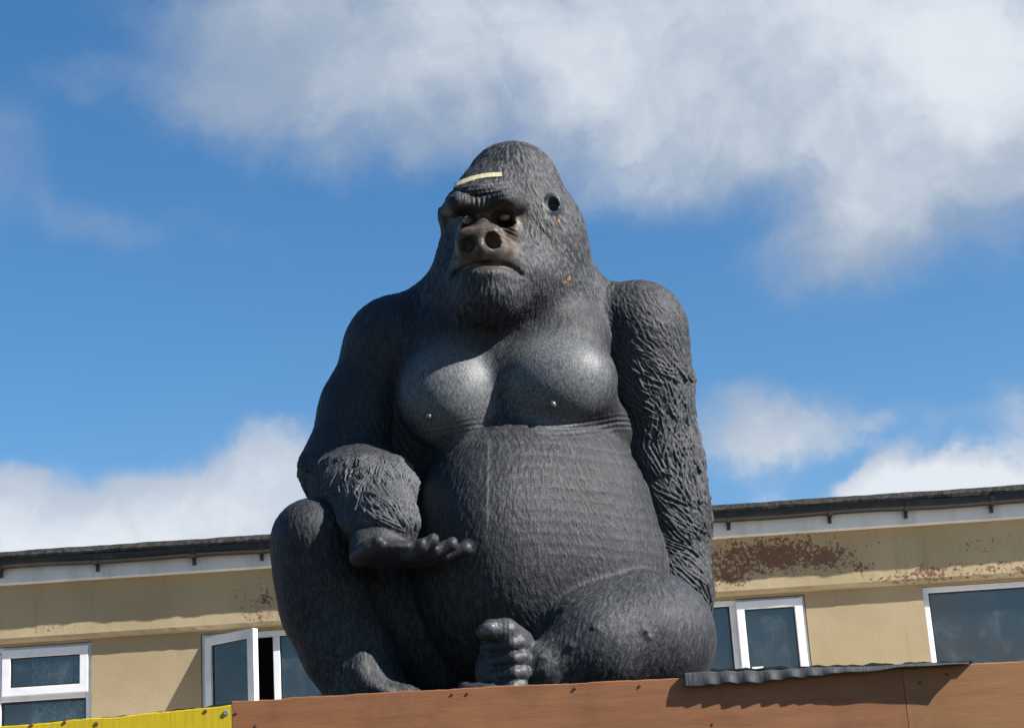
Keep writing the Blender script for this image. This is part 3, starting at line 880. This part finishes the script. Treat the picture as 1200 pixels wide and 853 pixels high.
VOX = 0.0132
def build_field():
    lo = np.min([p.lo for _, L, _ in GROUPS for p, k, op in L if op == '+'], 0) - 0.08
    hi = np.max([p.hi for _, L, _ in GROUPS for p, k, op in L if op == '+'], 0) + 0.08
    lo[2] = max(lo[2], ZR - 0.03)
    ax = [np.arange(lo[i], hi[i], VOX).astype(np.float64) for i in range(3)]
    Ftot = np.full([len(a) for a in ax], 0.6, np.float32)
    for name, L, kk in GROUPS:
        glo = np.min([p.lo for p, k, op in L if op == '+'], 0) - 0.2; ghi = np.max([p.hi for p, k, op in L if op == '+'], 0) + 0.2
        sl = tuple(slice(np.searchsorted(ax[i], glo[i]), np.searchsorted(ax[i], ghi[i])) for i in range(3))
        Fg = eval_group(L, None, None, None, ax[0][sl[0]], ax[1][sl[1]], ax[2][sl[2]])
        Ftot[sl] = smin(Ftot[sl], Fg, kk) if kk > 0 else np.minimum(Ftot[sl], Fg)
    # sit flat on the roof
    Ftot = np.maximum(Ftot, (ZR - ax[2]).astype(np.float32)[None, None, :])
    return Ftot, ax

def surface_nets(F, ax):
    s = F < 0
    nx, ny, nz = F.shape
    corners = [(i, j, k) for i in (0, 1) for j in (0, 1) for k in (0, 1)]
    cnt = np.zeros((nx - 1, ny - 1, nz - 1), np.uint8)
    for i, j, k in corners: cnt += s[i:nx - 1 + i, j:ny - 1 + j, k:nz - 1 + k]
    act = (cnt > 0) & (cnt < 8)
    ci, cj, ck = np.nonzero(act)
    idx = np.full(act.shape, -1, np.int32); idx[ci, cj, ck] = np.arange(len(ci))
    val = np.stack([F[ci + i, cj + j, ck + k] for i, j, k in corners], 1)
    acc = np.zeros((len(ci), 3)); n = np.zeros(len(ci))
    for a in range(8):
        for b in range(a + 1, 8):
            ca, cb = np.array(corners[a]), np.array(corners[b])
            if np.abs(ca - cb).sum() != 1: continue
            va, vb = val[:, a], val[:, b]
            cr = (va < 0) != (vb < 0)
            t = np.where(cr, va / np.where(cr, va - vb, 1), 0)
            acc += np.where(cr[:, None], ca + t[:, None] * (cb - ca), 0); n += cr
    P = acc / n[:, None] + np.stack([ci, cj, ck], 1)
    P = P * VOX + np.array([a[0] for a in ax])
    quads = []
    for axis in range(3):
        s0 = [slice(None)] * 3; s1 = [slice(None)] * 3
        s0[axis] = slice(0, -1); s1[axis] = slice(1, None)
        a, b = s[tuple(s0)], s[tuple(s1)]
        e = np.nonzero(a != b); e = np.stack(e, 1)
        o1, o2 = [(1, 2), (2, 0), (0, 1)][axis]
        ok = (e[:, o1] > 0) & (e[:, o2] > 0) & (e[:, o1] < F.shape[o1] - 1) & (e[:, o2] < F.shape[o2] - 1)
        e = e[ok]
        def cell(d1, d2):
            q = e.copy(); q[:, o1] -= d1; q[:, o2] -= d2
            return idx[q[:, 0], q[:, 1], q[:, 2]]
        q = np.stack([cell(1, 1), cell(0, 1), cell(0, 0), cell(1, 0)], 1)
        flip = ~a[e[:, 0], e[:, 1], e[:, 2]]
        q[flip] = q[flip][:, ::-1]
        quads.append(q)
    Q = np.concatenate(quads); Q = Q[(Q >= 0).all(1)]
    return P, Q

def np_mesh(name, P, Q):
    me = bpy.data.meshes.new(name)
    me.vertices.add(len(P)); me.vertices.foreach_set('co', P.astype(np.float32).ravel())
    me.loops.add(len(Q) * 4); me.loops.foreach_set('vertex_index', Q.astype(np.int32).ravel())
    me.polygons.add(len(Q)); me.polygons.foreach_set('loop_start', np.arange(0, len(Q) * 4, 4, dtype=np.int32))
    me.update(calc_edges=True)
    return me

BASE = np.array([at(600, 800, YG)[0], YG - 0.2, ZR])
Fg, axs = build_field()
P, Q = surface_nets(Fg, axs)
del Fg
# which limb is each point on
dist = np.stack([eval_group(L, P[:, 0], P[:, 1], P[:, 2]) for _, L, _ in GROUPS], 1)
W = np.exp(-np.clip(dist, -0.3, 1.0) / 0.012); W /= W.sum(1, keepdims=True)

def edges_of(Q, nvert):
    E = np.concatenate([Q[:, [0, 1]], Q[:, [1, 2]], Q[:, [2, 3]], Q[:, [3, 0]]]).astype(np.int64)
    E.sort(1)
    key, inv = np.unique(E[:, 0] * nvert + E[:, 1], return_inverse=True)
    return np.stack([key // nvert, key % nvert], 1), inv.reshape(4, -1).T

def relax(P, E, f, times):
    deg = np.bincount(E.ravel(), minlength=len(P)).astype(np.float64)
    for _ in range(times):
        acc = np.stack([np.bincount(E[:, 0], P[E[:, 1], c], len(P)) + np.bincount(E[:, 1], P[E[:, 0], c], len(P)) for c in range(3)], 1)
        P = P + f * (acc / deg[:, None] - P)
    return P

def split(P, Q, W):
    """every quad into four"""
    E, fe = edges_of(Q, len(P))
    n0, n1 = len(P), len(P) + len(E)
    P2_ = np.concatenate([P, P[E].mean(1), P[Q].mean(1)]); W2_ = np.concatenate([W, W[E].mean(1), W[Q].mean(1)])
    fc = n1 + np.arange(len(Q)); fe = fe + n0
    Q2 = np.concatenate([np.stack([Q[:, i], fe[:, i], fc, fe[:, i - 1]], 1) for i in range(4)])
    return P2_, Q2, W2_

E, _ = edges_of(Q, len(P))
P = relax(P, E, 0.5, 2)
P, Q, W = split(P, Q, W)
E, _ = edges_of(Q, len(P))
P = relax(P, E, 0.5, 2)
body = np_mesh('body', P, Q)
nv = len(P)
N = np.empty(nv * 3, np.float32); body.vertices.foreach_get('normal', N); N = N.reshape(-1, 3).astype(np.float64)
w = {nm: W[:, i] for i, (nm, _, _) in enumerate(GROUPS)}
# sculptor's coordinates: where each point lies on the front of the figure, in units of the photograph's pixels
dv = P - CAM
tt = dv @ FW
SX = 600 + FPX * (dv @ RT) / tt; SY = 426.5 - FPX * (dv @ UP) / tt
front = np.clip(-N[:, 1] * 2.5 + 0.6, 0, 1)

def sst(x, a, b):
    t = np.clip((x - a) / (b - a), 0, 1); return t * t * (3 - 2 * t)
def ellm(cx, cy, rx, ry, soft=0.35, rot=0.0):
    a = R_(rot); dx, dy = SX - cx, SY - cy
    u = (dx * math.cos(a) + dy * math.sin(a)) / rx; v = (-dx * math.sin(a) + dy * math.cos(a)) / ry
    return 1 - sst(np.sqrt(u * u + v * v), 1 - soft, 1 + soft)

# ---- hair direction
down = np.tile(-EZ, (nv, 1)); right = np.tile(EX, (nv, 1))
sw = (fbm(P, 1.6, 5, 2) - 0.5)[:, None]
flow = w['torso'][:, None] * (down + right * (sw * 2.2))
hx = ((SX - 600) / 90)[:, None]
flow += w['head'][:, None] * (down + right * (hx * 0.35 + sw * 0.5) + np.array([0, 0.35, 0]))
flow += w['arm_r'][:, None] * (down * 0.9 + right * (0.35 + sw * 2.4))
flow += w['arm_l'][:, None] * (down + right * (0.5 * sst(SY, 520, 600)[:, None] + sw * 1.6))
flow += w['leg_l'][:, None] * (down + right * sw * 0.9)
flow += w['leg_r'][:, None] * (down * 0.9 + right * (-0.25 + sw * 1.5))
flow += (w['hand'] + w['foot'])[:, None] * (right * 0.9 + down * 0.3)
flow -= N * (flow * N).sum(1, keepdims=True)
flow /= np.maximum(np.linalg.norm(flow, axis=1, keepdims=True), 1e-6)

def strokes(cell, length, steps, seed):
    acc = 0
    for kq in range(-steps, steps + 1):
        acc = acc + vnoise(P + flow * (kq * length / steps * 0.5), 1.0 / cell, seed)
    acc = acc / (2 * steps + 1)
    return np.clip((acc - acc.mean()) / acc.std(), -2.5, 2.5)
S1 = strokes(0.0105, 0.032, 3, 3)
S2 = strokes(0.020, 0.075, 3, 8)
low = (fbm(P, 3.5, 17, 3) - 0.5) * 2
vlow = (fbm(P, 1.2, 27, 2) - 0.5) * 2

# masks
facem = w['head'] * front * np.maximum.reduce([ellm(570, 284, 39, 31, 0.16), ellm(568, 258, 48, 24, 0.2), ellm(570, 310, 40, 8, 0.3)])
pec = w['torso'] * np.maximum(ellm(525, 458, 56, 62, 0.25), ellm(652, 445, 62, 58, 0.25)) * front
earm = w['head'] * ellm(647.5, 240, 11, 15, 0.25) * front
skin = np.clip(facem + earm + pec * 0.85 + w['hand'] * sst(SY, 622, 640) + w['foot'], 0, 1)
furry = 1 - skin

disp = np.zeros(nv)
amp1 = 0.0010 * w['torso'] + 0.0021 * w['head'] + 0.0009 * w['leg_r'] + 0.0011 * w['leg_l'] + 0.0014 * w['arm_l'] + 0.0022 * w['arm_r']
disp += S1 * amp1 * furry * (0.85 + 0.4 * low)
disp += S2 * 0.0005 * furry * (w['torso'] + w['leg_l'] + w['leg_r'] + w['arm_l'] + w['head'])
disp += (low * 0.0022 + vlow * 0.005) * (0.35 + 0.65 * furry)
# rows of hair across the belly
rowp = (SY + 10 * np.cos((SX - 640) / 75.0) + 3.5 * vlow * 2) / 13.0
bel = w['torso'] * sst(SX, 570, 640) * sst(SY, 512, 530) * (1 - sst(SY, 640, 690)) * front
rows_ = (rowp - np.floor(rowp))
disp += bel * 0.0046 * (np.where(rows_ < 0.75, rows_ / 0.75, (1 - rows_) / 0.25) - 0.5) * (0.6 + 0.5 * low)
# mould seam down the belly
seam = w['torso'] * sst(SY, 508, 520) * (1 - sst(SY, 600, 660)) * front
sx_line = 573 - (SY - 515) * 0.02
disp += seam * (0.007 * (1 - sst(SX, sx_line - 2.0, sx_line + 2.0)) * sst(SX, sx_line - 60, sx_line))
disp += seam * 0.002 * np.exp(-((SX - sx_line) / 2.5) ** 2)
# folds under the breast
fold_y = 503 - 6 * np.clip((SX - 640) / 70, -1, 1.2) ** 2 + 12 * sst(575 - SX, 0, 90)
fm = w['torso'] * np.exp(-((SY - fold_y) / 9.0) ** 2) * front
disp -= fm * 0.008 * (0.5 + 0.5 * np.cos((SY - fold_y) / 6.0 * 2 * math.pi)) * (0.4 + 0.6 * sst(SX, 600, 680))
# forehead creases
fc_ = w['head'] * ellm(562, 221, 42, 13, 0.4) * front
cy_ = SY + (SX - 562) * 0.14 + 2.0 * low
disp -= fc_ * 0.006 * (0.5 + 0.5 * np.cos(cy_ / 5.2 * 2 * math.pi))
# frown lines between the brows, wrinkles beside the nose
fr_ = w['head'] * ellm(567, 234, 16, 8, 0.4) * front
disp -= fr_ * 0.009 * (0.5 + 0.5 * np.cos((SX - 563) / 6.0 * 2 * math.pi))
fw_ = w['head'] * ellm(598, 272, 14, 14, 0.4) * front
disp -= fw_ * 0.006 * (0.5 + 0.5 * np.cos((SY - (SX - 590) * 0.5) / 5.0 * 2 * math.pi))
nb_ = w['head'] * ellm(564, 266, 12, 7, 0.4) * front
disp -= nb_ * 0.004 * (0.5 + 0.5 * np.cos(SY / 3.6 * 2 * math.pi))
# beading on the knuckles of the toes
disp += w['foot'] * 0.0005 * S1
disp -= w['foot'] * front * sst(SX, 578, 586) * (1 - sst(SX, 600, 608)) * 0.0018 * (0.5 + 0.5 * np.cos((SX + 1.5 * low) / 5.5 * 2 * math.pi))
disp -= w['hand'] * sst(SX, 478, 486) * (1 - sst(SX, 520, 530)) * 0.003 * (0.5 + 0.5 * np.cos((SX + SY * 0.5) / 8.0 * 2 * math.pi))

# ---- carved tufts on the arms
tuft = np.zeros(nv); tval = np.zeros(nv)
def carve(sel, count, size, height, minz=None, jitter=0.5, seed=0, taper=1.0):
    global tuft, tval
    ids = np.nonzero(sel > 0.5)[0]
    if len(ids) == 0: return
    rg = np.random.default_rng(seed)
    pick = rg.choice(ids, count)
    Pi = P[ids]
    for q in pick:
        ln = size * (0.7 + 0.6 * rg.random()); wd = ln * (0.17 + 0.12 * rg.random())
        dvv = Pi - P[q]
        near = np.nonzero((np.abs(dvv) < ln).all(1))[0]
        if len(near) == 0: continue
        t = flow[q] + 0.0
        s = np.cross(N[q], t)
        an = (rg.random() - 0.5) * 2 * jitter
        t2 = t * math.cos(an) + s * math.sin(an); s2 = np.cross(N[q], t2)
        d = dvv[near]
        a = d @ t2 / ln + 0.5; b = d @ s2
        cv = (rg.random() - 0.5) * 0.9 * ln
        b = b - cv * (a - 0.5) ** 2
        ok = (a > 0) & (a < 1) & (N[ids[near]] @ N[q] > 0.2)
        wa = wd * np.clip(np.minimum(a * 5, (1 - a) * 2.2), 0, 1) ** 0.7
        r = np.abs(b) / np.maximum(wa, 1e-5)
        ok &= r < 1
        prof = np.sqrt(np.clip(1 - r * r, 0, 1)) * (0.25 + 0.75 * a)
        strand = 0.72 + 0.28 * np.cos(b / (wd * 0.36) * 2 * math.pi + rg.random() * 6)
        hgt = height * (0.7 + 0.6 * rg.random()) * prof * strand
        gi = ids[near[ok]]
        new = hgt[ok] 
        better = new > tuft[gi]
        tuft[gi[better]] = new[better]
        tval[gi[better]] = (strand[ok] * (0.4 + 0.6 * a[ok]))[better]
vis = (N[:, 1] < 0.45)
carve(w['arm_r'] * vis * (SY > 395), 620, 0.36, 0.040, seed=1, jitter=0.45)
carve(w['arm_l'] * vis * (SY > 520) * (SY < 628), 330, 0.25, 0.040, seed=2, jitter=0.5)
edge = w['arm_r'] * sst(SY, 385, 450) + w['arm_l'] * sst(SY, 522, 545) * (1 - sst(SY, 612, 630))
disp += tuft * np.clip(edge, 0, 1)

P2 = P + N * disp[:, None]
body.vertices.foreach_set('co', (P2 - BASE).astype(np.float32).ravel())
body.polygons.foreach_set('use_smooth', np.ones(len(body.polygons), bool))
def attr(nm, v):
    a = body.attributes.new(nm, 'FLOAT', 'POINT'); a.data.foreach_set('value', np.clip(v, 0, 1).astype(np.float32))
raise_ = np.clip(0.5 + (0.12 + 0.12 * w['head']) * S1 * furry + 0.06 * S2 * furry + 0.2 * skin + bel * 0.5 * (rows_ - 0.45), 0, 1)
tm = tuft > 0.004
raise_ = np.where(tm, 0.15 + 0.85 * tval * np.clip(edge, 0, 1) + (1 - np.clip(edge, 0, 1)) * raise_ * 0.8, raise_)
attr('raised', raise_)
attr('face', facem)
attr('skin', skin)
attr('dark_eye', w['head'] * front * np.maximum(ellm(570, 246, 50, 17, 0.45, rot=-6), 0))  # dark brow paint, carried over the sockets as painted brow shade
# dry-brushed grey over the chest, belly, crown, knees and the outer arm; left upper arm and leg painted darker as shade
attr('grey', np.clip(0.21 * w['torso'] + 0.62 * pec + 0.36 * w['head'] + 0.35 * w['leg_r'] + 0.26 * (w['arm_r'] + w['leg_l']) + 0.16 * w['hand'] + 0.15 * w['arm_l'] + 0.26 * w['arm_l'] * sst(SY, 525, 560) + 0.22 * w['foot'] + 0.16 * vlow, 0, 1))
def spot(cx, cy, r): return np.exp(-(((SX - cx) ** 2 + (SY - cy) ** 2) / (r * r)))
attr('chip', np.clip((spot(667, 327, 3.6) + 0.8 * spot(655, 259, 2.6) + 0.7 * spot(662, 331, 2)) * front * w['head'] * (0.6 + 0.8 * (S1 > -0.2)), 0, 1))
body.update()
body.materials.clear()

mt, gg = material('painted_fibreglass', rough=0.5, spec=0.2)
def A(nm):
    nd = gg.n('ShaderNodeAttribute'); nd.attribute_name = nm; return nd.outputs['Fac']
o_ = gg.obj
n_big = gg.noise(o_, 2.2, 5, 0.6)
n_fine = gg.noise(o_, 55, 4, 0.6)
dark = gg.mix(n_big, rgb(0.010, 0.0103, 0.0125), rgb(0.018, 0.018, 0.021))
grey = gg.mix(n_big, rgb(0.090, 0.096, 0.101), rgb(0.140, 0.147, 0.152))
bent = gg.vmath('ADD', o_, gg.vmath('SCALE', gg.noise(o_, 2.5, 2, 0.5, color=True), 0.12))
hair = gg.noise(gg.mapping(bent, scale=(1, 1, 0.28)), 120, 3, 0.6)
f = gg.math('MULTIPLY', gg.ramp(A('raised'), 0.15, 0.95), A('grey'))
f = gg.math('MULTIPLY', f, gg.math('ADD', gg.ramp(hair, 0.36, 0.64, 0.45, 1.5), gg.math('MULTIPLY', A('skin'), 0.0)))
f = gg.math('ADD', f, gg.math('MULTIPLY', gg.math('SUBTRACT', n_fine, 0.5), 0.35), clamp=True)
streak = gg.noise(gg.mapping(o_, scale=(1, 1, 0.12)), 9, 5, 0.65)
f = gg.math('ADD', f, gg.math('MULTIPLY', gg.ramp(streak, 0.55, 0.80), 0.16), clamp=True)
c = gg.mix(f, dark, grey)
fac = gg.mix(gg.ramp(gg.noise(o_, 9, 5, 0.6), 0.35, 0.7), rgb(0.034, 0.026, 0.021), rgb(0.105, 0.080, 0.061))
c = gg.mix(A('face'), c, fac)
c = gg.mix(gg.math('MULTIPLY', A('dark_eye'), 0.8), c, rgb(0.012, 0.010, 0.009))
c = gg.mix(gg.ramp(A('chip'), 0.35, 0.6), c, rgb(0.25, 0.115, 0.03))
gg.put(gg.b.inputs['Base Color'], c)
gg.put(gg.b.inputs['Roughness'], gg.math('ADD', gg.math('MULTIPLY', n_fine, 0.25), gg.ramp(A('skin'), 0, 1, 0.44, 0.36)))
hair = gg.math('MULTIPLY', gg.math('SUBTRACT', 1.0, A('skin')), hair)
hh = gg.math('ADD', gg.math('MULTIPLY', gg.noise(o_, 60, 3, 0.6), 0.4), gg.math('MULTIPLY', hair, 1.6))
bump(gg, hh, 0.45, 0.008)
M['gorilla'] = mt

gor = empty('gorilla_statue', tuple(BASE), 'giant dark grey gorilla statue sitting on the shop roof with one knee raised', 'statue')
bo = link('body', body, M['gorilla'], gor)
#print('gorilla verts', nv, 'bounds', P2.min(0), P2.max(0))

# eyes
mt, gg = material('eye_paint', rough=0.3, spec=0.5)
gg.put(gg.b.inputs['Base Color'], gg.mix(gg.noise(gg.obj, 30, 3), rgb(0.16, 0.125, 0.095), rgb(0.27, 0.235, 0.20)))
M['eye'] = mt
def eye(px, py, d, r):
    bm = bmesh.new(); bmesh.ops.create_uvsphere(bm, u_segments=20, v_segments=12, radius=r * mpp(d))
    for v in bm.verts: v.co.x *= 1.25; v.co.z *= 0.85
    link('eye', mesh_of('eye', bm, True), M['eye'], gor, tuple(pp(px, py, d) - BASE))
eye(549, 258, surf(H, 549, 258) - 0.004, 5.5)
eye(591, 254, surf(H, 591, 254) - 0.002, 5.5)

# pale strip stuck across the forehead, following the surface
def on_head(px, py):
    p = pp(px, py, surf(H, px, py))
    e = 0.01
    gr = np.array([(eval_group(H, *(p[:, None] + np.eye(3)[i][:, None] * e)) - eval_group(H, *(p[:, None] - np.eye(3)[i][:, None] * e)))[0] for i in range(3)])
    return p, gr / np.linalg.norm(gr)
bm = bmesh.new(); rows = []
n = 26
for q in range(n + 1):
    t = q / n
    px = 534 + 54 * t; py = 217.8 - 12 * t - 3.0 * math.sin(math.pi * t)
    hw = 2.5 if 0 < q < n else 2.2
    r = []
    for sgn in (1, -1):
        ps, nn_ = on_head(px, py + sgn * hw)
        for lift in (0.013, 0.0):
            r.append(bm.verts.new(tuple(ps + nn_ * lift - BASE)))
    rows.append(r)
for q in range(n):
    a, b = rows[q], rows[q + 1]
    for i, j in ((0, 2), (2, 3), (3, 1), (1, 0)):
        bm.faces.new([a[i], a[j], b[j], b[i]])
bm.faces.new([rows[0][i] for i in (0, 1, 3, 2)]); bm.faces.new([rows[-1][i] for i in (0, 2, 3, 1)])
bmesh.ops.recalc_face_normals(bm, faces=bm.faces)
mt, gg = material('pale_strip', rough=0.6, spec=0.3)
gg.put(gg.b.inputs['Base Color'], gg.mix(gg.noise(gg.obj, 25, 4), rgb(0.30, 0.26, 0.145), rgb(0.40, 0.37, 0.24)))
so = link('tape_strip', mesh_of('tape_strip', bm), mt, gor); so['label'] = 'pale yellow strip across the forehead'

# nipples
nip, gg = material('nipple_paint', (0.07, 0.072, 0.076), 0.3, 0.6)
for px, py in ((503, 488), (648, 474)):
    mk = ((SX - px) ** 2 + (SY - py) ** 2 < 9) & (N[:, 1] < 0.2) & (w['torso'] > 0.5)
    pc = P2[mk].mean(0); nc = N[mk].mean(0); nc /= np.linalg.norm(nc)
    bm = bmesh.new(); bmesh.ops.create_uvsphere(bm, u_segments=12, v_segments=8, radius=0.026)
    link('nipple', mesh_of('nipple', bm, True), nip, gor, tuple(pc + nc * 0.004 - BASE))
# toenail of the great toe
bm = bmesh.new(); bmesh.ops.create_uvsphere(bm, u_segments=16, v_segments=8, radius=1.0)
for v in bm.verts: v.co = Vector((v.co.x * 0.060, v.co.y * 0.035, v.co.z * 0.042))
bmesh.ops.rotate(bm, verts=bm.verts, matrix=Matrix.Rotation(R_(-25), 3, 'Z') @ Matrix.Rotation(R_(-12), 3, 'Y'))
mt, gg = material('toenail_paint', (0.065, 0.066, 0.07), 0.4, 0.4)
link('toenail', mesh_of('toenail', bm, True), mt, gor, tuple(pp(571, 737, surf(FR, 571, 737) + 0.015) - BASE))
